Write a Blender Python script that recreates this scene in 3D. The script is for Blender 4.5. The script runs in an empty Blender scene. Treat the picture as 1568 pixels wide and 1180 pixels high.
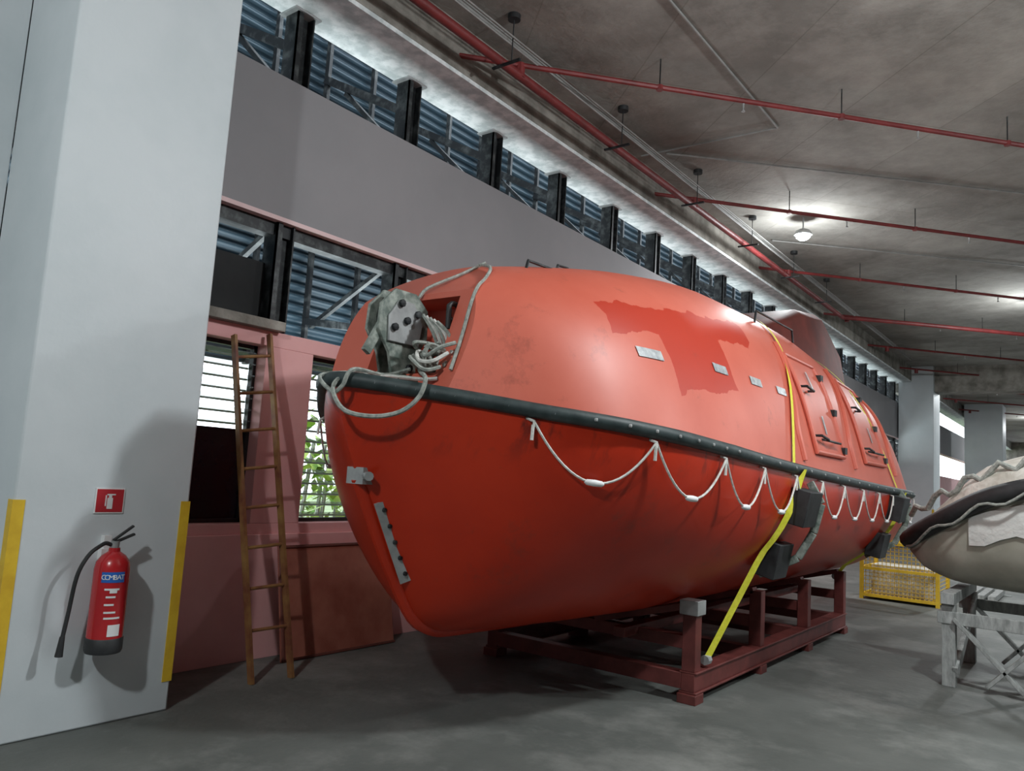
import bpy, bmesh, math, random
import numpy as np
from mathutils import Vector, Matrix
random.seed(7)
D=bpy.data; S=bpy.context.scene; COL=S.collection
S.view_settings.view_transform='Standard'
S.view_settings.exposure=0.0

# ------------------------------------------------ materials
def mat(name,c1,c2=None,rough=.6,metal=0,scale=3,bump=0,bscale=None,spec=.5,lo=.35,hi=.65,detail=6,stretch=(1,1,1),coat=0,emit=None,es=0):
    m=D.materials.new(name); m.use_nodes=True; nt=m.node_tree; N=nt.nodes; L=nt.links
    b=N['Principled BSDF']; b.inputs['Roughness'].default_value=rough; b.inputs['Metallic'].default_value=metal
    b.inputs['Specular IOR Level'].default_value=spec; b.inputs['Coat Weight'].default_value=coat
    tc=N.new('ShaderNodeTexCoord'); mp=N.new('ShaderNodeMapping'); mp.inputs['Scale'].default_value=stretch
    L.new(tc.outputs['Object'],mp.inputs['Vector'])
    no=N.new('ShaderNodeTexNoise'); no.inputs['Scale'].default_value=scale; no.inputs['Detail'].default_value=detail; no.inputs['Roughness'].default_value=.6
    L.new(mp.outputs['Vector'],no.inputs['Vector'])
    r=N.new('ShaderNodeValToRGB'); r.color_ramp.elements[0].position=lo; r.color_ramp.elements[1].position=hi
    r.color_ramp.elements[0].color=(*c1,1); r.color_ramp.elements[1].color=(*(c2 or c1),1)
    L.new(no.outputs['Fac'],r.inputs['Fac']); L.new(r.outputs['Color'],b.inputs['Base Color'])
    m['ramp']=r.name
    if bump:
        n2=N.new('ShaderNodeTexNoise'); n2.inputs['Scale'].default_value=bscale or scale*4; n2.inputs['Detail'].default_value=8
        L.new(mp.outputs['Vector'],n2.inputs['Vector'])
        bp=N.new('ShaderNodeBump'); bp.inputs['Strength'].default_value=bump; bp.inputs['Distance'].default_value=.02
        L.new(n2.outputs['Fac'],bp.inputs['Height']); L.new(bp.outputs['Normal'],b.inputs['Normal'])
    if emit: b.inputs['Emission Color'].default_value=(*emit,1); b.inputs['Emission Strength'].default_value=es
    return m
M={}
M['colwhite']=mat('painted_plaster_white',(.55,.60,.62),(.62,.66,.68),.55,scale=1.3,bump=.2,bscale=5)
M['pink']=mat('pink_wall_paint',(.72,.36,.355),(.80,.43,.42),.6,scale=1.5,bump=.2,bscale=6)
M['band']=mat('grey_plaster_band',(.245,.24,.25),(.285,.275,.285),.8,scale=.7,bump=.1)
M['pinkw']=mat('pale_pink_edge',(.7,.5,.5),(.75,.56,.56),.7)
M['soffit']=mat('soffit_daylit_white',(.55,.60,.60),(.85,.88,.88),.8,scale=7,lo=.4,hi=.6)  # paler than the beam: daylight on its underside is put into the colour
M['beam']=mat('beam_concrete',(.15,.14,.12),(.34,.32,.285),.9,scale=3,bump=.3,bscale=20)
M['steel']=mat('dark_painted_steel',(.012,.014,.016),(.10,.11,.11),.5,metal=.3,scale=9,lo=.48,hi=.78)
M['corr']=mat('blue_corrugated_metal',(.012,.030,.045),(.02,.045,.062),.5,metal=.1,scale=1)
M['black']=mat('black_rubber',(.012,.013,.014),(.03,.032,.034),.6,scale=8)
M['fender']=mat('fender_rubber',(.014,.026,.027),(.04,.058,.058),.55,scale=12)
M['redpipe']=mat('red_pipe_paint',(.13,.016,.016),(.22,.028,.028),.5,scale=5)
M['galv']=mat('galvanised_metal',(.28,.29,.29),(.46,.47,.47),.45,metal=.3,scale=6)
M['conduit']=mat('conduit_grey',(.22,.22,.21),(.30,.30,.29),.6,scale=6)
M['silver']=mat('retroreflective_tape',(.32,.34,.36),(.6,.62,.62),.35,metal=.3,scale=25)
M['yellow']=mat('yellow_paint',(.62,.38,.02),(.75,.5,.03),.6,scale=8)
M['strap']=mat('yellow_webbing',(.66,.64,.03),(.8,.76,.07),.7,scale=30)
M['rope']=mat('white_rope',(.5,.5,.46),(.75,.74,.7),.8,scale=40)
M['grope']=mat('grey_rope',(.2,.22,.2),(.42,.44,.4),.9,scale=40)
M['hook']=mat('grey_green_steel',(.11,.14,.12),(.32,.35,.31),.55,metal=.1,scale=14,lo=.4,hi=.6)
M['cradle']=mat('red_oxide_steel',(.09,.018,.015),(.16,.035,.03),.55,scale=6)
M['ladder']=mat('rusty_ladder_paint',(.16,.045,.025),(.34,.19,.06),.6,scale=4)
M['board']=mat('red_board',(.22,.055,.035),(.42,.16,.11),.5,scale=2.2,lo=.3,hi=.7)
M['boardedge']=mat('board_edge_steel',(.12,.035,.025),(.18,.06,.045),.5)
M['extred']=mat('extinguisher_red',(.42,.015,.02),(.5,.02,.025),.25,coat=.3)
M['white']=mat('white_enamel',(.75,.76,.76),(.8,.8,.8),.5)
M['signred']=mat('sign_red',(.45,.02,.03),None,.4)
M['blue']=mat('label_blue',(.02,.12,.45),None,.4)
M['tan']=mat('canvas_beige',(.38,.365,.30),(.54,.52,.44),.6,scale=3)
M['brown']=mat('cream_cover',(.42,.40,.34),(.70,.68,.62),.8,scale=5,bump=.5)
M['offwhite']=mat('offwhite_canvas',(.70,.70,.67),(.82,.82,.78),.7,scale=5,bump=.4)
M['wood']=mat('weathered_timber',(.22,.23,.22),(.42,.43,.42),.8,scale=5,stretch=(4,4,1),bump=.3)
M['dark']=mat('dark_glass',(.008,.008,.014),(.015,.012,.02),.25)
M['darkbox']=mat('dark_sheet_metal',(.006,.007,.008),(.014,.016,.017),.8)
M['orangemet']=mat('cupola_paint',(.09,.016,.012),(.16,.028,.02),.65)
M['grass']=mat('outside_ground',(.08,.13,.05),(.2,.25,.12),.9,scale=2)
M['leaf']=mat('leaf_green',(.09,.24,.03),(.5,.65,.14),.5,scale=6)
M['lamp']=mat('lamp_diffuser',(.9,.95,1),None,.5,emit=(.85,.95,1),es=30)

def concrete(name,ca,cb,cc,rough,s1,s2,bump,p0=.48,p1=.68):
    m=mat(name,ca,cb,rough,scale=s1,bump=bump,bscale=18,lo=.3,hi=.7,detail=8)
    nt=m.node_tree;N=nt.nodes;L=nt.links;b=N['Principled BSDF']
    no=N.new('ShaderNodeTexNoise');no.inputs['Scale'].default_value=s2;no.inputs['Detail'].default_value=10;no.inputs['Roughness'].default_value=.7
    tc=[n for n in N if n.type=='TEX_COORD'][0];L.new(tc.outputs['Object'],no.inputs['Vector'])
    r=N.new('ShaderNodeValToRGB');r.color_ramp.elements[0].position=p0;r.color_ramp.elements[1].position=p1
    L.new(no.outputs['Fac'],r.inputs['Fac'])
    mx=N.new('ShaderNodeMix');mx.data_type='RGBA'
    L.new(r.outputs['Color'],mx.inputs['Factor']); L.new(N[m['ramp']].outputs['Color'],mx.inputs['A']); mx.inputs['B'].default_value=(*cc,1)
    L.new(mx.outputs['Result'],b.inputs['Base Color'])
    m['mix']=mx.name
    return m
M['floor']=concrete('floor_concrete',(.078,.087,.08),(.135,.143,.132),(.22,.225,.21),.62,1.1,.9,.2)
M['ceil']=concrete('ceiling_concrete',(.18,.172,.155),(.28,.27,.245),(.44,.43,.395),.9,1.5,.55,.35,.42,.72)
def seams(m):
    nt=m.node_tree;N=nt.nodes;L=nt.links;b=N['Principled BSDF']
    tc=[n for n in N if n.type=='TEX_COORD'][0]
    mp=N.new('ShaderNodeMapping');mp.inputs['Rotation'].default_value=(0,0,math.radians(42));L.new(tc.outputs['Object'],mp.inputs['Vector'])
    br=N.new('ShaderNodeTexBrick');br.offset=0;br.inputs['Scale'].default_value=1;br.inputs['Brick Width'].default_value=2.44;br.inputs['Row Height'].default_value=1.22
    br.inputs['Mortar Size'].default_value=.010;br.inputs['Mortar Smooth'].default_value=.8
    br.inputs['Color1'].default_value=(1,1,1,1);br.inputs['Color2'].default_value=(.9,.9,.9,1);br.inputs['Mortar'].default_value=(.72,.72,.70,1)
    L.new(mp.outputs[0],br.inputs['Vector'])
    mx=N.new('ShaderNodeMix');mx.data_type='RGBA';mx.blend_type='MULTIPLY';mx.inputs['Factor'].default_value=1
    L.new(N[m['mix']].outputs['Result'],mx.inputs['A']);L.new(br.outputs['Color'],mx.inputs['B']);L.new(mx.outputs['Result'],b.inputs['Base Color'])
seams(M['ceil'])

def boatpaint(name,c1,c2,patch=None,patches=(),rough=.42,spec=.5,streaks=False):
    m=mat(name,c1,c2,rough,scale=1.1,lo=.3,hi=.7,coat=.0,spec=spec)
    nt=m.node_tree;N=nt.nodes;L=nt.links;b=N['Principled BSDF'];cur=N[m['ramp']].outputs['Color']
    tc=[n for n in N if n.type=='TEX_COORD'][0]
    no=N.new('ShaderNodeTexNoise');no.inputs['Scale'].default_value=5;no.inputs['Detail'].default_value=4;L.new(tc.outputs['Object'],no.inputs['Vector'])
    ma=N.new('ShaderNodeVectorMath');ma.operation='MULTIPLY_ADD';L.new(no.outputs['Color'],ma.inputs[0]);ma.inputs[1].default_value=(.14,.14,.14);L.new(tc.outputs['Object'],ma.inputs[2])
    sx=N.new('ShaderNodeSeparateXYZ');L.new(ma.outputs[0],sx.inputs[0])
    def M_(op,a,bb):
        n=N.new('ShaderNodeMath');n.operation=op
        for i,v in enumerate((a,bb)):
            if isinstance(v,(int,float)): n.inputs[i].default_value=v
            else: L.new(v,n.inputs[i])
        return n.outputs[0]
    def mixc(fac,a,col):
        mx=N.new('ShaderNodeMix');mx.data_type='RGBA';L.new(fac,mx.inputs['Factor']);L.new(a,mx.inputs['A']);mx.inputs['B'].default_value=(*col,1);return mx.outputs['Result']
    tot=None
    zs=M_('SUBTRACT',sx.outputs['Z'],M_('MULTIPLY',sx.outputs['Y'],.12))
    for (y0,y1,z0,z1) in patches:
        o=.07
        f=M_('MULTIPLY',M_('MULTIPLY',M_('GREATER_THAN',sx.outputs['Y'],y0+o),M_('LESS_THAN',sx.outputs['Y'],y1+o)),
             M_('MULTIPLY',M_('GREATER_THAN',zs,z0+o),M_('LESS_THAN',zs,z1+o)))
        f=M_('MULTIPLY',f,M_('GREATER_THAN',sx.outputs['X'],-3.0))
        tot=f if tot is None else M_('MAXIMUM',tot,f)
    if tot is not None: cur=mixc(tot,cur,patch)
    n3=N.new('ShaderNodeTexNoise');n3.inputs['Scale'].default_value=2.6;n3.inputs['Detail'].default_value=12;n3.inputs['Roughness'].default_value=.75;L.new(tc.outputs['Object'],n3.inputs['Vector'])
    r=N.new('ShaderNodeValToRGB');r.color_ramp.elements[0].position=.58;r.color_ramp.elements[1].position=.74;r.color_ramp.elements[1].color=(.6,.6,.6,1);L.new(n3.outputs['Fac'],r.inputs['Fac'])
    cur=mixc(r.outputs['Color'],cur,(.16,.04,.025))
    if streaks:  # black rub marks in a zone just under the fender
        s2=N.new('ShaderNodeSeparateXYZ');L.new(tc.outputs['Object'],s2.inputs[0])
        zr=M_('ADD',s2.outputs['Z'],M_('MULTIPLY',s2.outputs['Y'],.055))
        mr=N.new('ShaderNodeMapRange');L.new(zr,mr.inputs['Value']);mr.inputs['From Min'].default_value=1.72;mr.inputs['From Max'].default_value=1.97
        mp=N.new('ShaderNodeMapping');mp.inputs['Scale'].default_value=(1,4.5,1.3);L.new(tc.outputs['Object'],mp.inputs['Vector'])
        n4=N.new('ShaderNodeTexNoise');n4.inputs['Scale'].default_value=1.6;n4.inputs['Detail'].default_value=9;n4.inputs['Roughness'].default_value=.7;L.new(mp.outputs[0],n4.inputs['Vector'])
        r2=N.new('ShaderNodeValToRGB');r2.color_ramp.elements[0].position=.54;r2.color_ramp.elements[1].position=.62;L.new(n4.outputs['Fac'],r2.inputs['Fac'])
        cur=mixc(M_('MULTIPLY',M_('MULTIPLY',mr.outputs[0],r2.outputs['Color']),.85),cur,(.05,.015,.012))
    L.new(cur,b.inputs['Base Color'])
    return m
M['hull']=boatpaint('hull_orange_red',(.42,.022,.006),(.55,.036,.010),rough=.36,spec=.35,streaks=True)
M['canopy']=boatpaint('canopy_faded_orange',(.53,.10,.06),(.62,.145,.095),(.44,.03,.010),[(3.80,5.85,1.90,2.09),(4.22,5.1,1.54,1.95)],rough=.46,spec=.45)

# ------------------------------------------------ mesh builder
class MB:
    def __init__(s): s.v=[];s.f=[];s.mi=[];s.mats=[];s.sm=[]
    def m(s,k):
        if k not in s.mats: s.mats.append(k)
        return s.mats.index(k)
    def add(s,vs,fs,k,smooth=False):
        o=len(s.v); s.v+= [tuple(p) for p in vs]; i=s.m(k)
        for f in fs: s.f.append([o+a for a in f]); s.mi.append(i); s.sm.append(smooth)
    def box(s,x0,x1,y0,y1,z0,z1,k,mtx=None):
        vs=[(x,y,z) for x in(x0,x1) for y in(y0,y1) for z in(z0,z1)]
        if mtx: vs=[mtx@Vector(p) for p in vs]
        s.add(vs,[(0,1,3,2),(4,6,7,5),(0,4,5,1),(2,3,7,6),(0,2,6,4),(1,5,7,3)],k)
    def bar(s,p,q,w,h,k,up=(0,0,1)):
        p=Vector(p);q=Vector(q);d=q-p;l=d.length;d.normalize();u=Vector(up)
        if abs(d.dot(u))>.98:u=Vector((1,0,0))
        r=d.cross(u).normalized();u=r.cross(d)
        m=Matrix((( r.x,d.x,u.x,p.x),(r.y,d.y,u.y,p.y),(r.z,d.z,u.z,p.z),(0,0,0,1)))
        s.box(-w/2,w/2,0,l,-h/2,h/2,k,m)
    def tube(s,pts,r,k,n=8,cap=True,closed=False,sx=1.0):
        pts=[Vector(p) for p in pts];N=len(pts)
        rr=r if isinstance(r,(list,tuple)) else [r]*N
        t0=(pts[1]-pts[0]).normalized();u=Vector((0,0,1)) if abs(t0.z)<.9 else Vector((1,0,0))
        a=t0.cross(u).normalized();vs=[]
        for i,p in enumerate(pts):
            if closed: t=(pts[(i+1)%N]-pts[i-1])
            else: t=pts[min(i+1,N-1)]-pts[max(i-1,0)]
            if t.length<1e-9:t=t0.copy()
            t.normalize();a=(a-t*a.dot(t))
            if a.length<1e-6:a=t.orthogonal()
            a.normalize();b=t.cross(a)
            for j in range(n):
                th=2*math.pi*j/n; vs.append(p+a*math.cos(th)*rr[i]*sx+b*math.sin(th)*rr[i])
        fs=[]
        for i in range(N if closed else N-1):
            for j in range(n):
                k2=(i+1)%N
                fs.append((i*n+j,i*n+(j+1)%n,k2*n+(j+1)%n,k2*n+j))
        if cap and not closed:
            fs.append(tuple(range(n))[::-1]);fs.append(tuple((N-1)*n+j for j in range(n)))
        s.add(vs,fs,k,True)
    def lathe(s,prof,c,k,n=24,axis='Z'):
        vs=[];c=Vector(c)
        for (r,h) in prof:
            for j in range(n):
                th=2*math.pi*j/n
                p=Vector((r*math.cos(th),r*math.sin(th),h))
                if axis=='X':p=Vector((p.z,p.x,p.y))
                if axis=='Y':p=Vector((p.y,p.z,p.x))
                vs.append(c+p)
        fs=[(i*n+j,i*n+(j+1)%n,(i+1)*n+(j+1)%n,(i+1)*n+j) for i in range(len(prof)-1) for j in range(n)]
        s.add(vs,fs,k,True)
    def grid(s,rows,k,smooth=True,wrap=False):
        n=len(rows[0]);vs=[p for r in rows for p in r];fs=[]
        for i in range(len(rows)-1):
            for j in range(n if wrap else n-1):
                fs.append((i*n+j,i*n+(j+1)%n,(i+1)*n+(j+1)%n,(i+1)*n+j))
        s.add(vs,fs,k,smooth)
    def ribbon(s,pts,w,wd,k):
        rows=[]
        for i,p in enumerate(pts):
            p=Vector(p);d=wd[i] if isinstance(wd,list) else Vector(wd)
            rows.append([p-d*w/2,p+d*w/2])
        s.grid(rows,k,False)
    def obj(s,name,parent=None,bevel=0,angle=40,fix=True):
        me=D.meshes.new(name);me.from_pydata(s.v,[],s.f)
        for k in s.mats: me.materials.append(M[k])
        me.polygons.foreach_set('material_index',s.mi);me.polygons.foreach_set('use_smooth',s.sm);me.update()
        if fix:
            bm=bmesh.new();bm.from_mesh(me);bmesh.ops.recalc_face_normals(bm,faces=bm.faces);bm.to_mesh(me);bm.free()
        try: me.set_sharp_from_angle(angle=math.radians(angle))
        except Exception: pass
        o=D.objects.new(name,me);COL.objects.link(o)
        if parent: par(o,parent)
        if bevel:
            b=o.modifiers.new('bevel','BEVEL');b.width=bevel;b.segments=2;b.limit_method='ANGLE';b.angle_limit=math.radians(50)
        return o
def empty(name,loc):
    e=D.objects.new(name,None);e.location=loc;e.empty_display_size=.3;COL.objects.link(e);return e
def par(o,e):
    o.parent=e;o.matrix_parent_inverse=Matrix.Translation(-Vector(e.location))

# ------------------------------------------------ room shell
CZ=5.7; WX=-5.14
b=MB();b.box(-5.6,25,-14,62,-.1,0,'floor');b.obj('floor')
b=MB();b.box(-5.3,25,-14,62,CZ,CZ+.15,'ceil');b.obj('ceiling')
b=MB()
T=.2
W=[(2.58,3.52,1.01,2.38),(3.97,5.25,1.01,2.38),(6.2,7.5,1.01,2.38),(8.2,9.5,1.01,2.38)]
b.box(WX-T,WX,-14,62,0,1.01,'pink')
b.box(WX-T,WX,-14,62,2.38,2.5,'pink')
ys=[-14]+[v for w in W for v in w[:2]]+[62]
for i in range(0,len(ys),2): b.box(WX-T,WX,ys[i],ys[i+1],1.01,2.38,'pink')
b.box(WX,WX+.035,2.58,62,0,.93,'pink')
b.box(WX-.12,WX+.04,-14,1.62,0,5.2,'colwhite')
b.obj('wall_left',bevel=.004)
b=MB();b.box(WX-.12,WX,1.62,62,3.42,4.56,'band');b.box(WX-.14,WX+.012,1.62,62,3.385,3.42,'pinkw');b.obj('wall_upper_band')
b=MB();b.box(-5.34,-4.72,-14,62,5.24,CZ,'beam');b.box(-5.34,-4.725,-14,62,5.2,5.24,'soffit')
b.obj('ceiling_beam')
b=MB();b.box(-5.36,-5.06,2.58,3.62,2.5,2.575,'beam');b.obj('trim_1',bevel=.005)
b=MB();b.box(25,25.2,-14,62,0,CZ,'colwhite');b.obj('wall_right')
b=MB();b.box(-5.3,25,-14.2,-14,0,CZ,'colwhite');b.obj('wall_front')
b=MB()
b.box(-5.3,25,62,62.2,0,1.0,'colwhite');b.box(-5.3,25,62,62.2,3.4,CZ,'beam')
for x in range(-5,25,3): b.box(x,x+.5,62,62.2,1,3.4,'colwhite')
b.obj('wall_back')
b=MB();b.box(-30,-5.6,-20,80,-.1,0,'grass');b.obj('ground_outside')

def column(x0,x1,y0,y1,name='column',stripe=True):
    e=empty(name,((x0+x1)/2,(y0+y1)/2,0))
    b=MB();b.box(x0,x1,y0,y1,0,CZ,'colwhite');b.obj('shaft',e,bevel=.012)
    if stripe:
        b=MB();t=.004;w=.055
        for (yy,s) in((y0,1),(y1,-1)):
            a0,a1=sorted((yy,yy+s*w));b.box(x1-.01,x1+t,a0,a1,.17,1.22,'yellow')
            b.box(x1-w,x1+t,min(yy,yy-s*t),max(yy,yy-s*t),.17,1.22,'yellow')
        b.obj('corner_stripes',e)
    return e
column(-5.10,-4.40,1.62,2.58)
column(-5.1,-4.1,27,28.2);column(-4.6,-3.2,38,39.4,);column(2.5,3.5,28,29)
b=MB();b.box(-5.3,25,27.2,28,4.9,CZ,'beam');b.obj('ceiling_beam.001')

b=MB()
z0,z1=2.5,5.2
y=3.61
while y<34:
    xx=-5.24
    b.box(xx-.09,xx+.075,y-.085,y-.072,z0,z1,'steel');b.box(xx-.09,xx+.075,y+.072,y+.085,z0,z1,'steel')
    b.box(xx-.01,xx+.005,y-.072,y+.072,z0,z1,'steel')
    b.box(xx+.06,xx+.075,y-.085,y-.03,z0,z1,'steel')
    b.box(xx-.12,xx+.1,y-.13,y+.13,z1-.015,z1,'galv')
    b.bar((xx,y,4.9),(-6.55,y,5.6),.06,.08,'steel')
    b.bar((xx,y,4.45),(-6.2,y,5.35),.045,.045,'steel')
    b.bar((xx,y,2.75),(-6.55,y,2.95),.05,.07,'steel')
    b.bar((xx,y+.05,3.5),(-6.5,y+.05,2.9),.045,.045,'steel')
    b.box(-6.56,-6.5,y-.02,y+.02,2.4,6.9,'steel')
    b.box(-6.56,-6.5,y+.62,y+.66,2.4,6.9,'steel')
    y+=1.29
b.box(-5.32,-5.2,1.6,34,3.28,3.385,'steel')
b.box(-5.5,-5.28,1.6,3.52,2.58,3.06,'darkbox')
b.obj('steel_post_row')
b=MB();rows=[]
z=2.42;i=0
while z<7.0:
    rows.append([(-6.6+.026*math.sin(i*math.pi/3),-6,z),(-6.6+.026*math.sin(i*math.pi/3),40,z)]);z+=.018;i+=1
b.grid(rows,'corr',True);b.obj('corrugated_siding',angle=80,fix=False)

def louvre_window(idx,y0,y1,z0,z1,dark_to=None):
    e=empty('window_%d'%idx,(WX-.1,(y0+y1)/2,z0))
    b=MB();x0,x1=WX-.17,WX-.12;f=.03
    b.box(x0,x1,y0,y0+f,z0,z1,'black');b.box(x0,x1,y1-f,y1,z0,z1,'black');b.box(x0,x1,y0,y1,z0,z0+f,'black');b.box(x0,x1,y0,y1,z1-f,z1,'black')
    b.box(x0,x1,(y0+y1)/2-.012,(y0+y1)/2+.012,z0,z1,'black')
    b.obj('frame',e)
    b=MB();z=z0+.06
    while z<z1-.04:
        if dark_to is None or z>dark_to:
            m=Matrix.Translation((WX-.145,0,z))@Matrix.Rotation(math.radians(-16),4,'Y')
            b.box(-.05,.05,y0+.02,y1-.02,-.004,.004,'slat',m)
            b.box(-.054,-.044,y0+.02,y1-.02,-.007,.007,'galv',m)
        z+=.088
    b.obj('louvres',e)
    if dark_to:
        b=MB();b.box(x0+.01,x0+.03,y0,y1,z0,dark_to,'dark');b.obj('dark_panel',e)
M['slat']=mat('louvre_glass',(.26,.32,.33),(.32,.38,.4),.2)
sl=M['slat'].node_tree;pb=sl.nodes['Principled BSDF'];tr=sl.nodes.new('ShaderNodeBsdfTransparent');mi=sl.nodes.new('ShaderNodeMixShader');mi.inputs[0].default_value=.45
sl.links.new(tr.outputs[0],mi.inputs[1]);sl.links.new(pb.outputs[0],mi.inputs[2]);sl.links.new(mi.outputs[0],sl.nodes['Material Output'].inputs['Surface'])
for i,w in enumerate(W): louvre_window(i+1,*w,dark_to=1.72 if i==0 else None)

b=MB()
for i in range(3400):
    cx=-8.6+random.gauss(0,.5);cy=random.uniform(6.3,14);cz=abs(random.gauss(.9,.9))
    l=random.uniform(.1,.4);w=l*.22;a=random.uniform(0,6.28);t=random.uniform(-.9,1.1)
    d=Vector((math.cos(a)*math.cos(t),math.sin(a)*math.cos(t),math.sin(t)));s_=d.cross(Vector((0,0,1))).normalized()*w
    p=Vector((cx,cy,cz));b.add([p,p+d*l*.5+s_,p+d*l,p+d*l*.5-s_],[(0,1,2,3)],'leaf')
for i in range(14):
    y=random.uniform(6.4,12);b.tube([(-8.6,y,0),(-8.6+random.uniform(-.3,.3),y+.2,1.8)],.03,'wood',6)
b.obj('shrubs',fix=False)

# ------------------------------------------------ pipes
def P(x,y,z): return Vector((x,y,z))
e=empty('sprinkler_pipes',(-4.35,8,5.3))
b=MB()
b.tube([P(-4.35,-6,5.3),P(-4.35,17.2,5.3)],.045,'redpipe',12)
b.tube([P(-4.35,17.2,5.3),P(-3.2,18.3,5.3),P(8,30,5.3)],.045,'redpipe',12)
d=Vector((3.62,4.03,0)).normalized()
for k in range(-1,9):
    y0=5.47+4.03*k
    p=P(-4.33,y0,5.4)
    b.tube([p-d*(.3 if k<0 else 1.05),p+d*26],.026,'redpipe',8)
    b.tube([P(-4.35,y0,5.28),P(-4.35,y0,5.42)],.05,'redpipe',10)
    for j in range(14):
        q=p+d*(1.4+j*2.0);b.tube([q,P(q.x,q.y,CZ)],.007,'steel',5)
        b.lathe([(0,0),(.035,0),(.035,.05),(0,.05)],q-Vector((0,0,.03)),'redpipe',8)
        q=p+d*(2.3+j*2.0);b.lathe([(.0,-.09),(.02,-.085),(.006,-.06),(.012,0),(0,0)],q-Vector((0,0,.03)),'galv',8)
b.obj('pipes',e)
b=MB()
for y in np.arange(-1,17,2.05):
    b.tube([P(-4.2,y,5.25),P(-4.2,y,CZ-.02)],.006,'black',5);b.lathe([(0,0),(.06,0),(.06,.05),(0,.05)],(-4.2,y,CZ-.05),'black',12)
    b.bar((-4.42,y,5.24),(-4.1,y,5.24),.025,.02,'steel')
b.obj('hangers',e)
b=MB()
for (x,z,r) in((-4.22,5.42,.012),(-4.16,5.45,.009),(-4.28,5.5,.014),(-4.33,5.58,.009)):
    b.tube([P(x,-6,z),P(x,24,z)],r,'conduit',6)
b.tube([P(-2.89,4,5.68),P(-2.89,8.5,5.68),P(-4.6,8.4,5.66)],.012,'conduit',6)
b.tube([P(-4.3,8.5,5.67),P(-.7,12.0,5.67),P(8,20.5,5.67)],.012,'conduit',6)
b.tube([P(-4.3,12.5,5.67),P(8,24.5,5.67)],.012,'conduit',6)
b.obj('conduits',e)

# ------------------------------------------------ lamps
def lamp(x,y,z,power,drop=.22,col=(.93,.98,1),area=0):
    e=empty('ceiling_lamp',(x,y,z))
    b=MB();b.lathe([(0,.09),(.06,.09),(.11,.06),(.13,.02),(.13,.0),(.11,0)],(x,y,z),'galv',20);b.tube([P(x,y,z+.08),P(x,y,CZ)],.012,'galv',6);b.obj('housing',e)
    b=MB();b.lathe([(.11,0),(.1,-.04),(.06,-.07),(0,-.08)],(x,y,z),'lamp',20);b.obj('diffuser',e)
    l=D.lights.new('lamp_light','POINT');l.shadow_soft_size=.1;l.energy=power;l.color=col
    o=D.objects.new('lamp_light',l);o.location=(x,y,z-drop);COL.objects.link(o)
    par(o,e)
    if area:
        l=D.lights.new('lamp_downlight','AREA');l.shape='DISK';l.size=.3;l.energy=area;l.color=col
        o=D.objects.new('lamp_downlight',l);o.location=(x,y,z-.12);COL.objects.link(o);par(o,e)
lamp(-3.55,11.7,5.42,90,.3,area=120)
lamp(.6,4.6,5.0,340,.3,area=90)
lamp(-1.0,-2.3,5.0,430,.3,area=60)
lamp(3.5,9.5,5.35,150,.3,area=220)  # unseen lamp added for ambient fill
lamp(-1.0,18.5,5.35,100,.3,area=150);lamp(-3,30,5.42,60,.3,area=100);lamp(6,18,5.42,150,.3,area=200);lamp(-2.2,44,5.42,150,area=150);lamp(4,30,5.42,150,area=200)  # far lamps; the ones out of view are added for ambient light
l=D.lights.new('soffit_fill_light','AREA');l.shape='RECTANGLE';l.size=.8;l.size_y=30;l.energy=620;l.color=(.85,.95,1)  # added area light aimed up, standing in for daylight on the soffit
o=D.objects.new('soffit_fill_light',l);o.location=(-5.95,15,2.6);o.rotation_euler=(math.pi,0,0);COL.objects.link(o)

# ------------------------------------------------ LIFEBOAT
CX=-3.2;B=1.4
def pchip(tab,x):
    xs=[a for a,_ in tab];ysv=[c for _,c in tab]
    if x<=xs[0]:return ysv[0]
    if x>=xs[-1]:return ysv[-1]
    i=max(j for j in range(len(xs)) if xs[j]<=x);i=min(i,len(xs)-2)
    h=[xs[j+1]-xs[j] for j in range(len(xs)-1)];dl=[(ysv[j+1]-ysv[j])/h[j] for j in range(len(h))]
    def m(j):
        if j==0:return dl[0]
        if j==len(xs)-1:return dl[-1]
        return 0 if dl[j-1]*dl[j]<=0 else 2*dl[j-1]*dl[j]/(dl[j-1]+dl[j])
    t=(x-xs[i])/h[i]
    return (2*t**3-3*t**2+1)*ysv[i]+(t**3-2*t*t+t)*h[i]*m(i)+(-2*t**3+3*t*t)*ysv[i+1]+(t**3-t*t)*h[i]*m(i+1)
Y0,Y1=2.64,12.1
hbT=[(2.64,0),(2.644,.05),(2.67,.12),(2.75,.235),(2.844,.35),(2.944,.475),(3.1,.665),(3.25,.84),(3.42,1.02),(3.7,1.21),(4.1,1.345),(4.6,1.4)]
def hb(y):
    if y<4.6: return pchip(hbT,y)
    if y>9.9:
        u=min(1,(y-9.9)/2.2);return B*max(0,1-u**2.3)**.55
    return B
def gy(dx):
    a,c=2.64,4.6
    for _ in range(40):
        m=(a+c)/2
        if hb(m)<abs(dx):a=m
        else:c=m
    return a
zgT=[(2.6,1.95),(3.0,1.885),(3.4,1.82),(4.5,1.73),(6,1.665),(9,1.58),(12.1,1.52)]
zkT=[(2.64,1.90),(2.71,1.70),(2.81,1.48),(2.92,1.29),(3.15,.9),(3.39,.6),(3.6,.53),(4.5,.5),(10.2,.5),(11.3,.7),(11.8,1.0),(12.1,1.49)]
ztT=[(2.5,2.5),(3.0,2.63),(3.4,2.74),(4.0,2.89),(5.0,3.10),(6,3.23),(7.5,3.26),(9,3.14),(10.5,2.90),(11.4,2.6),(12.1,2.3)]
def zg(y):return pchip(zgT,y)
def zk(y):return min(pchip(zkT,y),zg(y)-.02)
def zt(y):return pchip(ztT,y)
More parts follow.
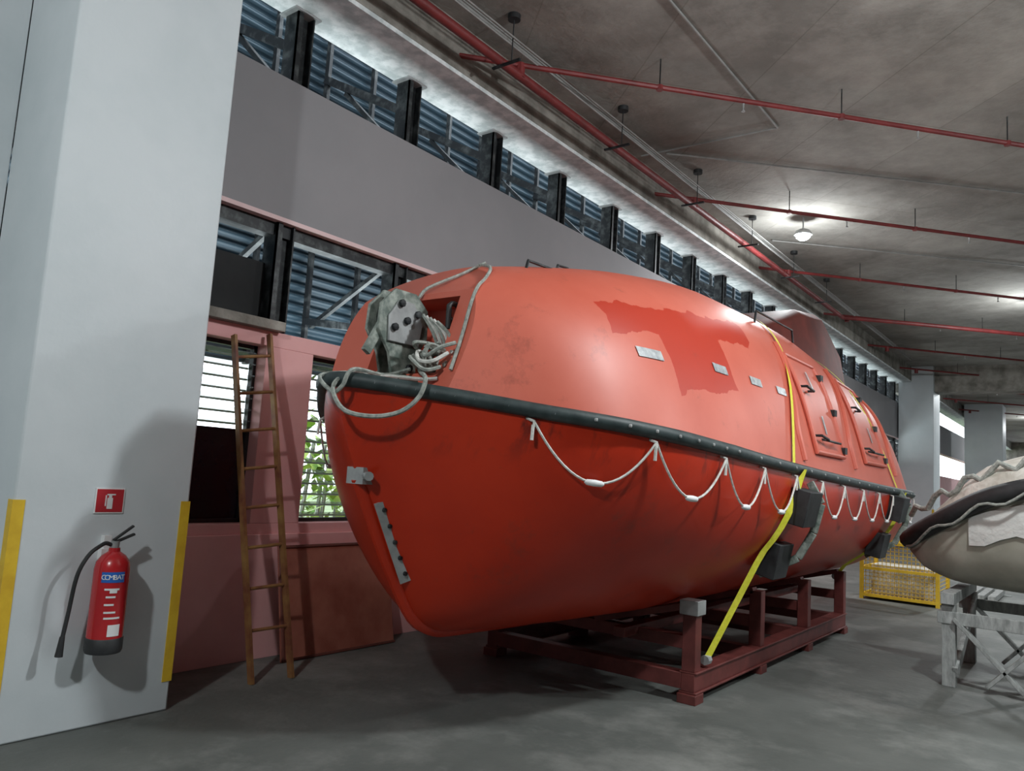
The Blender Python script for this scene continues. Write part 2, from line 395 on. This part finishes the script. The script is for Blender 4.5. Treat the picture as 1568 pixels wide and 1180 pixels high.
def nm(y):
    f=min(1,max(0,(y-2.6)/2.6));return 1.35+f*.80,1.10+f*.85
def hull_x(y,z):
    t=(zg(y)-z)/(zg(y)-zk(y));t=min(1,max(0,t));n,m=nm(y)
    return hb(y)*(1-t**n)**(1/m)
def can_x(y,z):
    t=(z-zg(y))/(zt(y)-zg(y));t=min(1,max(0,t));return (hb(y)*.975)*(1-.29*t)*(1-t**4.0)**(1/2.2)
bow=[gy(v) for v in np.linspace(0.0,.6,16)]
bow[0]=2.64
st=bow+list(np.linspace(3.08,4.6,20))+list(np.linspace(4.8,9.8,28))+[9.9+2.2*math.sin(a) for a in np.linspace(0,math.pi/2,30)]
boat=empty('lifeboat',(CX,7,0))
b=MB();rows=[]
ang=np.linspace(0,math.pi/2,24)
for y in st:
    G=zg(y);K=zk(y);r=[]
    for a in ang:
        z=G-(G-K)*math.sin(a);r.append((hull_x(y,z),z))
    rows.append([(CX+x,y,z) for x,z in r]+[(CX-x,y,z) for x,z in reversed(r[:-1])])
b.grid(rows,'hull',True);b.obj('hull',boat,angle=60)
b=MB();rows=[]
for y in [v for v in st if v<3.6]:
    w=hb(y)*.985;rows.append([(CX+w*c,y,zg(y)+.02) for c in(1,.5,0,-.5,-1)])
b.grid(rows,'canopy');b.obj('foredeck',boat,fix=True)
b=MB();kp=[]
for y in list(np.linspace(2.84,3.7,20))+[4.5,6,8,10,10.8]: kp.append(P(CX,y,zk(y)+.012))
b.tube(kp,.045,'hull',10,sx=.8);b.obj('keel_band',boat)
me=D.meshes.new('canopy');bm=bmesh.new();prev=None
ang2=np.linspace(0,math.pi/2,30)
for y in st[1:-1]:
    G=zg(y);Tt=zt(y);r=[]
    for a in ang2:
        z=G+(Tt-G)*math.sin(a);r.append((can_x(y,z),z))
    pts=[(CX+x,y,z) for x,z in r]+[(CX-x,y,z) for x,z in reversed(r[:-1])]
    cur=[bm.verts.new(p) for p in pts]
    if prev:
        for j in range(len(cur)):
            bm.faces.new((prev[j],prev[(j+1)%len(cur)],cur[(j+1)%len(cur)],cur[j]))
    else: bm.faces.new(cur)
    prev=cur
bm.faces.new(prev[::-1])
def cut(co,no):
    g=bm.verts[:]+bm.edges[:]+bm.faces[:]
    r=bmesh.ops.bisect_plane(bm,geom=g,plane_co=co,plane_no=no,clear_outer=True)
    ed=[x for x in r['geom_cut'] if isinstance(x,bmesh.types.BMEdge)]
    bmesh.ops.holes_fill(bm,edges=ed,sides=0)
cut((CX,2.98,1.95),(0,-2.9,1.0))
cut((CX,3.18,2.52),(0,-.7,1.0))
cut((CX,11.9,1.6),(0,1.0,.45))
bmesh.ops.recalc_face_normals(bm,faces=bm.faces)
for f in bm.faces:f.smooth=True
bm.to_mesh(me);bm.free();me.materials.append(M['canopy'])
can=D.objects.new('canopy',me);COL.objects.link(can);par(can,boat)
cb=MB();cb.box(-3.40,-2.84,2.0,3.42,2.02,2.48,'canopy');cutter=cb.obj('recess_cutter')
bo=can.modifiers.new('recess','BOOLEAN');bo.operation='DIFFERENCE';bo.object=cutter;bo.solver='EXACT'
bpy.context.view_layer.update()
dg=bpy.context.evaluated_depsgraph_get();nme=D.meshes.new_from_object(can.evaluated_get(dg))
can.modifiers.clear();can.data=nme;D.objects.remove(cutter)
for p in can.data.polygons:p.use_smooth=True
can.data.set_sharp_from_angle(angle=math.radians(32))
bv=can.modifiers.new('bevel','BEVEL');bv.width=.02;bv.segments=3;bv.limit_method='ANGLE';bv.angle_limit=math.radians(32)
gp=[]
for y in reversed(st): gp.append(P(CX+hb(y)+.006,y-(0.010 if y<2.75 else 0),zg(y)))
for y in st[1:]: gp.append(P(CX-hb(y)-.006,y-(0.010 if y<2.75 else 0),zg(y)))
b=MB();b.tube(gp,.041,'fender',10,closed=False)
for i in range(2,len(gp)-2,2):
    p=gp[i];q=(gp[i+1]-gp[i-1]).normalized();nrm=Vector((q.y,-q.x,0))
    if nrm.x*(p.x-CX)+nrm.y*(p.y-7)<0:nrm=-nrm
    b.lathe([(0,.0),(.011,0),(.009,.012),(0,.014)],p+nrm*.034,'galv',8,axis='X' if abs(nrm.x)>abs(nrm.y) else 'Y')
b.obj('rubber_fender',boat)
b=MB()
att=[3.24,3.80,4.46,5.1,5.78,6.45,7.12,7.8,8.45,9.1,9.75,10.4]
for sgn in(1,-1):
    def A(y):return P(CX+sgn*(hb(y)+.035),y,zg(y)-.06)
    for y in att:
        p=A(y);b.tube([p+P(-sgn*.06,0,.02),p,p+P(0,0,-.03)],.008,'rope',6)
        b.tube([p+P(0,-.006,-.02),p+P(0,-.012,-.10)],.009,'rope',6)
    for a,c in zip(att[:-1],att[1:]):
        p,q=A(a),A(c);pts=[]
        for i in range(21):
            t=i/20;pt=p.lerp(q,t);s_=.27*4*t*(1-t);pt.z-=s_
            pt.x=CX+sgn*max(sgn*(pt.x-CX),hull_x(pt.y,pt.z)+.014)
            pts.append(pt)
        b.tube(pts,.007,'rope',6)
        dd=(pts[11]-pts[9]).normalized()
        b.tube([pts[10]+dd*k for k in(-.055,-.042,0,.042,.055)],[.007,.016,.019,.016,.007],'white',10)
b.obj('grab_lines',boat)
b=MB()
def patch(y0,y1,z0,z1,off,k,n=6,fn=can_x,sl=0):
    rows=[]
    for i in range(n+1):
        y=y0+(y1-y0)*i/n;rows.append([(CX+fn(y,z)+off,y,z) for z in np.linspace(z0+sl*i,z1+sl*i,4)])
    b.grid(rows,k)
for y,z in((4.02,2.225),(4.90,2.26),(5.55,2.26),(6.12,2.26)): patch(y-.11,y+.11,z,z+.06,.006,'silver')
for y,z in((7.05,2.5),(7.05,2.1),(8.9,2.5),(8.9,2.15)):patch(y-.02,y+.02,z-.08,z+.08,.03,'silver')
b.obj('reflective_tapes',boat)
b=MB()
for (y0,y1) in((6.62,7.5),(8.35,9.3)):
    zt_=2.68
    patch(y0,y1,1.84,zt_,.022,'canopy',10)
    fr=[]
    for y in np.linspace(y0,y1,8):fr.append(P(CX+can_x(y,1.84)+.02,y,1.84))
    for z in np.linspace(1.9,zt_,8):fr.append(P(CX+can_x(y1,z)+.02,y1,z))
    for y in np.linspace(y1-.08,y0,8):fr.append(P(CX+can_x(y,zt_)+.02,y,zt_))
    for z in np.linspace(zt_-.06,1.9,8):fr.append(P(CX+can_x(y0,z)+.02,y0,z))
    b.tube(fr,.02,'canopy',8,closed=True)
    for z in(1.98,2.4):
        x=CX+can_x(y0+.1,z)+.02
        b.tube([P(x,y0+.05,z),P(x+.06,y0+.05,z),P(x+.06,y0+.25,z-.02),P(x,y0+.25,z-.02)],.012,'steel',6)
    for z in(1.9,2.25,2.58):
        x=CX+can_x(y1,z)+.02;b.box(x-.02,x+.03,y1-.03,y1+.05,z-.03,z+.03,'steel')
    x=CX+can_x((y0+y1)/2,1.93)+.02
    b.tube([P(x,y0+.25,1.96),P(x+.05,y0+.25,1.95),P(x+.05,y1-.25,1.95),P(x,y1-.25,1.96)],.011,'steel',6)
for y in(6.25,7.9,9.8): 
    pts=[P(CX+can_x(y+.5*max(0,(z-2.0)),z)+.004,y+.5*max(0,(z-2.0)),z) for z in np.linspace(1.75,2.78,16)]
    b.tube(pts,.028,'canopy',8)
b.obj('side_hatches',boat)
b=MB();rows=[]
for (y,w,z0,z1) in((8.0,.44,2.95,3.24),(8.8,.54,2.95,3.58),(9.5,.56,2.8,3.66),(10.5,.52,2.6,3.36),(11.3,.36,2.35,2.85)):
    rows.append([(CX-w-.12,y,z0),(CX-w,y,z1-.08),(CX-w+.1,y,z1),(CX+w-.1,y,z1),(CX+w,y,z1-.08),(CX+w+.12,y,z0)])
b.grid(rows,'orangemet',False)
b.add(rows[0],[tuple(range(6))],'orangemet');b.add(rows[-1],[tuple(range(6))],'orangemet')
b.obj('helm_cupola',boat,bevel=.015)
b=MB()
for (ya,yb_,x) in((3.75,4.1,.35),(4.3,4.5,.2),(6.7,7.8,.75)):
    za=zt(ya)-.03 if x<.5 else 3.06
    b.tube([P(CX+x,ya,za-.08),P(CX+x,ya+.04,za+.05),P(CX+x,yb_-.04,za+.06),P(CX+x,yb_,za-.06)],.011,'steel',6)
b.obj('roof_rails',boat)
# release hook
hk=MB()
def plate(poly,x0,x1,k):
    n=len(poly);vs=[(x0,y,z) for y,z in poly]+[(x1,y,z) for y,z in poly]
    hk.add(vs,[tuple(range(n))[::-1],tuple(range(n,2*n))]+[(i,(i+1)%n,n+(i+1)%n,n+i) for i in range(n)],k)
poly=[(2.92,2.0),(3.10,2.0),(3.09,2.14),(3.17,2.26),(3.16,2.42),(3.06,2.50),(2.90,2.50),(2.80,2.40),(2.79,2.26),(2.88,2.14)]
plate(poly,-3.12,-3.10,'hook');plate(poly,-3.03,-3.01,'hook')
poly=[(2.86,2.2),(3.09,2.2),(3.11,2.34),(3.03,2.44),(2.92,2.44),(2.85,2.34)]
plate(poly,-3.01,-2.995,'galv')
hk.lathe([(0,-.03),(.13,-.03),(.13,-.01),(.1,.01),(.13,.03),(.13,.05),(0,.05)],(-3.075,2.98,2.34),'steel',20,axis='X')
for (y,z) in((2.98,2.33),(2.89,2.28),(3.06,2.38),(3.02,2.07),(2.93,2.42)):
    hk.lathe([(0,.0),(.022,0),(.022,.02),(0,.022)],(-2.996,y,z),'steel',8,axis='X')
hk.box(-3.22,-2.90,2.86,3.18,1.985,2.015,'hook')
hk.bar((-3.04,2.74,2.12),(-3.04,2.90,2.40),.03,.05,'hook')
SH=Vector((-.05,-.02,-.02))
hk.v=[tuple(Vector(v)+SH) for v in hk.v]
ho=[P(-2.86,3.14+.055*math.cos(t),2.38+.05*math.sin(t)) for t in np.linspace(-2.2,2.4,12)]+[P(-2.86,3.10,2.28)]
hk.tube(ho,.016,'black',8)
hk.obj('release_hook',boat,bevel=.004)
b=MB()
def cat(pts,n=14):
    pts=[Vector(p) for p in pts];pts=[pts[0]]+pts+[pts[-1]];out=[]
    for i in range(1,len(pts)-2):
        for j in range(n):
            t=j/n;a,c,d_,e_=pts[i-1],pts[i],pts[i+1],pts[i+2]
            out.append(.5*((2*c)+(d_-a)*t+(2*a-5*c+4*d_-e_)*t*t+(3*c-a-3*d_+e_)*t**3))
    out.append(pts[-2]);return out
random.seed(3)
for k in range(4):
    pts=[P(-2.9+random.uniform(-.1,.1),3.02+random.uniform(-.1,.1),2.02+random.random()*.18) for _ in range(6)]
    b.tube(cat(pts),.011,'grope',6)
for k in range(3):
    c=P(-2.88+.03*k,3.0+.02*k,2.06+.04*k);pts=[c+P(.1*math.cos(t),.12*math.sin(t),.04*math.sin(t*2+k)) for t in np.linspace(0,6.1,9)]
    b.tube(cat(pts),.011,'rope' if k==1 else 'grope',6)
for k in range(5):
    o=.028*k;b.tube(cat([P(-3.0+o,3.04,2.36-.012*k),P(-2.94+o,3.08,2.24),P(-2.92+o,3.10,2.12),P(-2.95+o,3.03,2.05),P(-2.98+o,2.96,2.12)]),.010,'rope' if k%2 else 'grope',6)
def G(dx,off,z):
    y=gy(dx);return P(CX+dx+off*.5*(1 if dx>0 else -1),y-off,z)
b.tube(cat([P(-2.95,3.0,2.05),P(-2.9,2.95,2.02),G(.42,.06,1.96),G(.40,.075,1.86),G(.33,.08,1.78),G(.22,.085,1.75),G(.10,.09,1.78),G(.03,.085,1.90),P(-3.16,2.72,2.0),P(-3.12,2.85,1.97),P(-3.05,2.97,2.03)]),.012,'grope',6)
b.tube(cat([P(-3.0,2.97,2.04),P(-3.05,2.83,1.99),G(.12,.055,1.99),G(.08,.075,1.90),G(.02,.075,1.87),G(-.04,.06,1.96),P(-3.2,2.78,2.0),P(-3.1,2.93,2.0)]),.011,'grope',6)
b.tube(cat([P(-3.2,2.98,2.05),P(-3.14,2.82,1.98),P(-3.0,2.82,1.98),P(-2.86,2.93,1.975),P(-2.80,2.98,1.985)]),.011,'rope',6)
b.tube(cat([P(-3.15,3.0,2.46),P(-3.14,3.12,2.48),P(-3.12,3.19,2.56),P(-3.05,3.4,2.69),P(-3.0,3.55,2.79)]),.010,'grope',6)
b.tube(cat([P(-3.0,3.5,2.765),P(-2.85,3.42,2.71),P(-2.78,3.3,2.61),P(-2.74,3.19,2.53),P(-2.73,3.13,2.42),P(-2.72,3.06,2.22),P(-2.72,2.99,2.03)]),.010,'grope',6)
b.obj('tangled_ropes',boat)
b=MB()
a=P(CX+.085,2.945,1.31);c=P(CX+.085,3.19,.87)
U=(.75,-.66,0)
b.bar(a,c,.085,.016,'galv',up=U)
for i in range(5):
    p=a.lerp(c,(i+.5)/5)+P(.008,-.01,0);b.lathe([(0,0),(.013,0),(.012,.014),(0,.016)],p,'steel',8,axis='X')
b.box(CX-.06,CX+.07,2.81,2.91,1.40,1.49,'galv');b.tube([P(CX+.02,2.86,1.445),P(CX+.13,2.80,1.445)],.025,'galv',10)
b.obj('stem_towing_plate',boat)
b=MB()
for y in(5.95,9.25):
    for yy in(y+.17,):
        pts=[P(CX+hull_x(yy,z)+o,yy,z) for z,o in((1.58,.03),(1.42,.14),(1.2,.16),(1.0,.18),(.84,.04))]
        for p,q in zip(pts[:-1],pts[1:]): b.bar(p,q,.02,.06,'hook',up=(1,0,0))
    for z in(1.39,.99):
        x=CX+hull_x(y,z);b.bar((x+.05-.02,y,z-.13),(x+.09,y,z+.13),.30,.16,'black',up=(1,0,0))
b.obj('rubber_skates',boat,bevel=.006)
b=MB()
def strap(ytop,yg,anchor,side=1):
    pts=[];wd=[]
    for t in np.linspace(0,1,26):
        yy=ytop+(yg-ytop)*t**1.1
        Gz=zg(yy);Tt=zt(yy);a=math.pi/2*(1-t);z=Gz+(Tt-Gz)*math.sin(a)
        pts.append(P(CX+side*(can_x(yy,z)+.016),yy,z+.010));wd.append(P(0,1,0))
    g=P(CX+side*(hb(yg)+.066),yg,zg(yg));pts.append(g);wd.append(P(0,1,0))
    an=P(*anchor);W_=P(.55*side,.83,0)
    for i in range(1,17):
        t=i/16;p=g.lerp(an,t)
        if p.z>zk(p.y): p.x=CX+side*max(side*(p.x-CX),hull_x(p.y,p.z)+.03)
        pts.append(p);wd.append(W_)
    b.ribbon(pts,.06,wd,'strap')
    b.lathe([(0,-.03),(.035,-.03),(.035,.03),(0,.03)],an,'galv',8,axis='Y')
strap(7.45,5.88,(-2.27,5.42,.27));strap(7.45,5.88,(-4.13,5.42,.27),-1)
strap(8.55,9.63,(-2.36,9.15,.6));strap(8.55,9.63,(-4.04,9.15,.6),-1)
b.obj('ratchet_straps',boat,fix=False)

# ------------------------------------------------ cradle
b=MB();k='cradle'
for x in(-4.1,-2.36):
    b.box(x,x+.1,5.2,9.2,.08,.2,k);b.box(x-.015,x+.115,5.2,9.2,.2,.215,k);b.box(x-.015,x+.115,5.2,9.2,.065,.08,k)
for y in(5.2,6.5,7.8,9.1):
    b.box(-4.0,-2.36,y,y+.1,.09,.2,k)
    for x in(-4.1,-2.36):
        b.box(x,x+.1,y,y+.1,.215,.66,k)
        b.box(x-.02,x+.12,y-.02,y+.12,0,.065,k)
    b.box(-4.0,-2.36,y+.01,y+.09,.36,.45,k)
    for s_ in(1,-1):
        b.bar((-3.18+s_*.1,y+.05,.455),(-3.18+s_*.85,y+.05,.66),.1,.05,k)
for x in(-3.65,-2.8): b.box(x,x+.09,5.0,9.4,.40,.47,k)
for (y0,y1) in((5.3,6.5),(6.6,7.8),(7.9,9.1)):
    b.bar((-4.05,y0,.22),(-4.05,y1,.5),.04,.04,k)
b.box(-2.38,-2.24,5.18,5.32,.60,.70,'galv')
b.obj('boat_cradle',bevel=.004)

# ------------------------------------------------ ladder
b=MB()
A0,A1=P(-4.55,3.25,0),P(-5.08,3.19,2.40);B0,B1=P(-4.52,3.55,0),P(-5.08,3.49,2.46)
b.bar(A0,A1,.022,.05,'ladder',up=(1,0,0));b.bar(B0,B1,.022,.05,'ladder',up=(1,0,0))
for i in range(8):
    t=.14+i*.113;b.tube([A0.lerp(A1,t),B0.lerp(B1,t)],.012,'ladder',8)
b.obj('ladder')
b=MB();m=Matrix.Translation((-4.90,3.74,0))@Matrix.Rotation(math.radians(-11),4,'Y')
b.box(-.01,.01,0,1.16,0,.86,'board',m)
b.box(.01,.025,0,1.16,.0,.02,'boardedge',m);b.box(.01,.025,0,1.16,.84,.86,'boardedge',m);b.box(.01,.025,0,.02,0,.86,'boardedge',m)
b.obj('plywood_board',bevel=.003)

# ------------------------------------------------ extinguisher + sign
ex=empty('fire_extinguisher',(-4.28,2.1,.42));X=-4.275;Yc=2.10
b=MB();b.lathe([(0,.455),(.085,.455),(.088,.47),(.09,.5),(.09,.86),(.084,.90),(.06,.935),(.03,.955),(.028,.975),(0,.975)],(X,Yc,0),'extred',32);b.obj('cylinder',ex)
b=MB();b.lathe([(0,.425),(.088,.425),(.094,.44),(.094,.50),(.09,.505)],(X,Yc,0),'black',32)
b.lathe([(0,.97),(.022,.97),(.022,1.01),(0,1.01)],(X,Yc,0),'galv',12)
b.bar((X,Yc-.01,1.0),(X,Yc+.10,1.045),.02,.012,'black');b.bar((X,Yc-.01,1.015),(X,Yc+.09,1.09),.02,.01,'black')
b.tube(cat([P(X,Yc-.02,.99),P(X,Yc-.05,1.0),P(X,Yc-.08,.985),P(X+.01,Yc-.13,.95),P(X+.01,Yc-.17,.88),P(X+.01,Yc-.19,.8),P(X,Yc-.2,.65),P(X,Yc-.215,.52)],5),.011,'black',8)
b.tube([P(X,Yc-.215,.53),P(X,Yc-.222,.43)],[.013,.02],'black',10);b.obj('valve_and_hose',ex)
def arc(z0,z1,a0,a1,k,off=.002):
    rows=[[(X+(.09+off)*math.cos(a),Yc+(.09+off)*math.sin(a),z) for z in(z0,z1)] for a in np.linspace(a0,a1,12)];b.grid(rows,k)
b=MB();arc(.80,.855,-.98,.30,'blue');arc(.52,.58,-.35,.35,'white')
for zz in(.76,.72,.68,.64,.61):
    a=random.uniform(-.8,-.6);arc(zz,zz+.010,a,a+random.uniform(.5,.9),'white')
arc(.745,.765,-.45,-.05,'white')
b.obj('labels',ex,fix=False)
b=MB();b.box(-4.40,X-.08,Yc-.03,Yc+.03,.9,.96,'white');b.box(-4.4,X-.085,Yc-.02,Yc+.02,.95,1.03,'white');b.obj('wall_bracket',ex)
def text(s_,loc,size,k,parent,rz=math.pi/2,ext=.0008):
    c=D.curves.new('txt','FONT');c.body=s_;c.size=size;c.align_x='CENTER';c.align_y='CENTER';c.extrude=ext
    o=D.objects.new('lettering',c);o.location=loc;o.rotation_euler=(math.pi/2,0,rz);c.materials.append(M[k]);COL.objects.link(o);par(o,parent)
for i,ch in enumerate('COMBAT'):
    a=-.85+i*.205
    text(ch,(X+.0935*math.cos(a),Yc+.0935*math.sin(a),.827),.036,'white',ex,rz=a+math.pi/2)
sg=empty('fire_extinguisher_sign',(-4.4,2.1,1.22))
b=MB();b.box(-4.40,-4.394,2.02,2.18,1.15,1.29,'white');b.box(-4.395,-4.392,2.027,2.173,1.157,1.283,'signred')
b.obj('panel',sg)
b=MB()
b.box(-4.393,-4.390,2.085,2.115,1.175,1.235,'white');b.box(-4.393,-4.390,2.092,2.108,1.235,1.25,'white');b.box(-4.393,-4.390,2.082,2.128,1.25,1.257,'white');b.box(-4.393,-4.390,2.074,2.080,1.19,1.25,'white')
b.obj('pictogram',sg)

# ------------------------------------------------ second boat on trestles
e2=empty('rescue_boat',(0,8.1,.72))
b=MB();rows=[];rim=[];rim2=[];cov=[]
wT=[(0,.06),(.15,.34),(.45,.58),(1.0,.74),(1.8,.8),(3.5,.8)]
zbT=[(0,1.02),(.15,.88),(.45,.79),(1.0,.76),(3.5,.75)]
zrT=[(0,1.13),(.3,1.32),(.75,1.57),(1.1,1.66),(1.6,1.68),(3.5,1.65)]
for u in list(np.linspace(0,1.2,20))+[1.6,2,2.6,3.2]:
    w=pchip(wT,u);zb=pchip(zbT,u);zr=pchip(zrT,u);x=-1.42+u;r=[]
    for a in np.linspace(0,math.pi,21):
        c=math.cos(a);s_=math.sin(a);r.append((x,8.1-w*(abs(c)**.7)*(1 if c>0 else -1),zr-(zr-zb)*s_**.8))
    rows.append(r);rim.append(P(x,8.1-w-.04,zr));rim2.append(P(x,8.1+w+.04,zr))
    cov.append([(x,8.1-w*math.cos(a),zr+(.03+.28*min(1,u/.6))*math.sin(a)**.7) for a in np.linspace(0,math.pi,15)])
b.grid(rows,'tan');b.grid(cov,'brown');b.obj('hull_and_cover',e2)
b=MB();b.tube(list(reversed(rim2))+rim,.08,'black',10)
b.tube([p+P(0,.12,.22+.05*math.sin(i*1.7)) for i,p in enumerate(rim)],.024,'grope',8)
b.tube([p+P(0,-.08,-.06-.03*math.sin(i*1.1)) for i,p in enumerate(rim)],.012,'grope',8);b.obj('fender_and_ropes',e2)
b=MB();rows=[]
for x in np.linspace(-.88,.6,14):
    u=x+1.42;w=pchip(wT,u);zb=pchip(zbT,u);zr=pchip(zrT,u);r=[]
    for f in np.linspace(.14,.46+.04*math.sin(x*14),6):
        s_=f**(1/.8);c=math.sqrt(max(0,1-s_*s_));r.append((x,8.1-w*c**.7-.018,zr-(zr-zb)*f))
    rows.append(r)
b.grid(rows,'offwhite');b.obj('canvas_flap',e2)
b=MB()
for x in(-1.02,.9):
    for y in(7.45,8.7):
        b.box(x-.05,x+.05,y-.05,y+.05,0,.66,'wood')
    b.box(x-.05,x+.05,7.35,8.8,.66,.75,'wood');b.bar((x+.05,7.4,.12),(x+.05,8.7,.62),.04,.09,'wood')
for y in(7.45,8.7):
    b.box(-1.1,1.0,y-.06,y-.02,.5,.6,'wood')
    b.bar((-.98,y-.05,.55),(-.5,y-.05,.05),.03,.09,'wood',up=(0,1,0));b.bar((-.25,y-.05,.6),(-.75,y-.05,.05),.03,.09,'wood',up=(0,1,0))
    b.box(-.42,-.34,y-.04,y+.04,0,.66,'wood')
b.obj('timber_trestle',bevel=.004)

# ------------------------------------------------ yellow cage + clutter
b=MB();x0,x1,y0,y1=-2.85,-1.85,12.5,13.4
for x in(x0,x1):
    for y in(y0,y1): b.box(x-.025,x+.025,y-.025,y+.025,0,.85,'yellow')
for z in(.06,.45,.83):
    b.box(x0,x1,y0-.02,y0+.02,z-.02,z+.02,'yellow');b.box(x0,x1,y1-.02,y1+.02,z-.02,z+.02,'yellow')
    b.box(x0-.02,x0+.02,y0,y1,z-.02,z+.02,'yellow');b.box(x1-.02,x1+.02,y0,y1,z-.02,z+.02,'yellow')
for i in range(1,18):
    x=x0+(x1-x0)*i/18;b.box(x-.004,x+.004,y0-.004,y0+.004,.06,.83,'yellow')
for i in range(1,14):
    z=.06+.77*i/14;b.box(x0,x1,y0-.004,y0+.004,z-.004,z+.004,'yellow');b.box(x1-.004,x1+.004,y0,y1,z-.004,z+.004,'yellow')
b.box(x0,x1,y0,y1,.05,.07,'yellow')
b.box(x0+.1,x1-.1,y0+.15,y1-.1,.07,.5,'brown')
b.obj('yellow_wire_cage')
b=MB()
for i in range(5): b.box(-2.0+.15*i,-1.9+.15*i,14.0,15.5,.02,.1,'wood')
b.box(-2.1,-1.2,14.0,14.1,0,.02,'wood');b.box(-2.1,-1.2,15.3,15.4,0,.02,'wood')
b.obj('timber_pallet')

# ------------------------------------------------ world, camera
w=D.worlds.new('World');S.world=w;w.use_nodes=True;nt=w.node_tree
bg=nt.nodes['Background'];bg.inputs[0].default_value=(.84,.93,1,1);bg.inputs[1].default_value=4.0
cam=D.cameras.new('camera');co=D.objects.new('camera',cam);COL.objects.link(co);S.camera=co
cam.sensor_width=36;cam.lens=27;cam.clip_end=300
co.matrix_world=Matrix.Translation((0,0,1.5))@Matrix.Rotation(math.radians(37.6),4,'Z')@Matrix.Rotation(math.radians(96.6),4,'X')@Matrix.Rotation(math.radians(3.5),4,'Z')
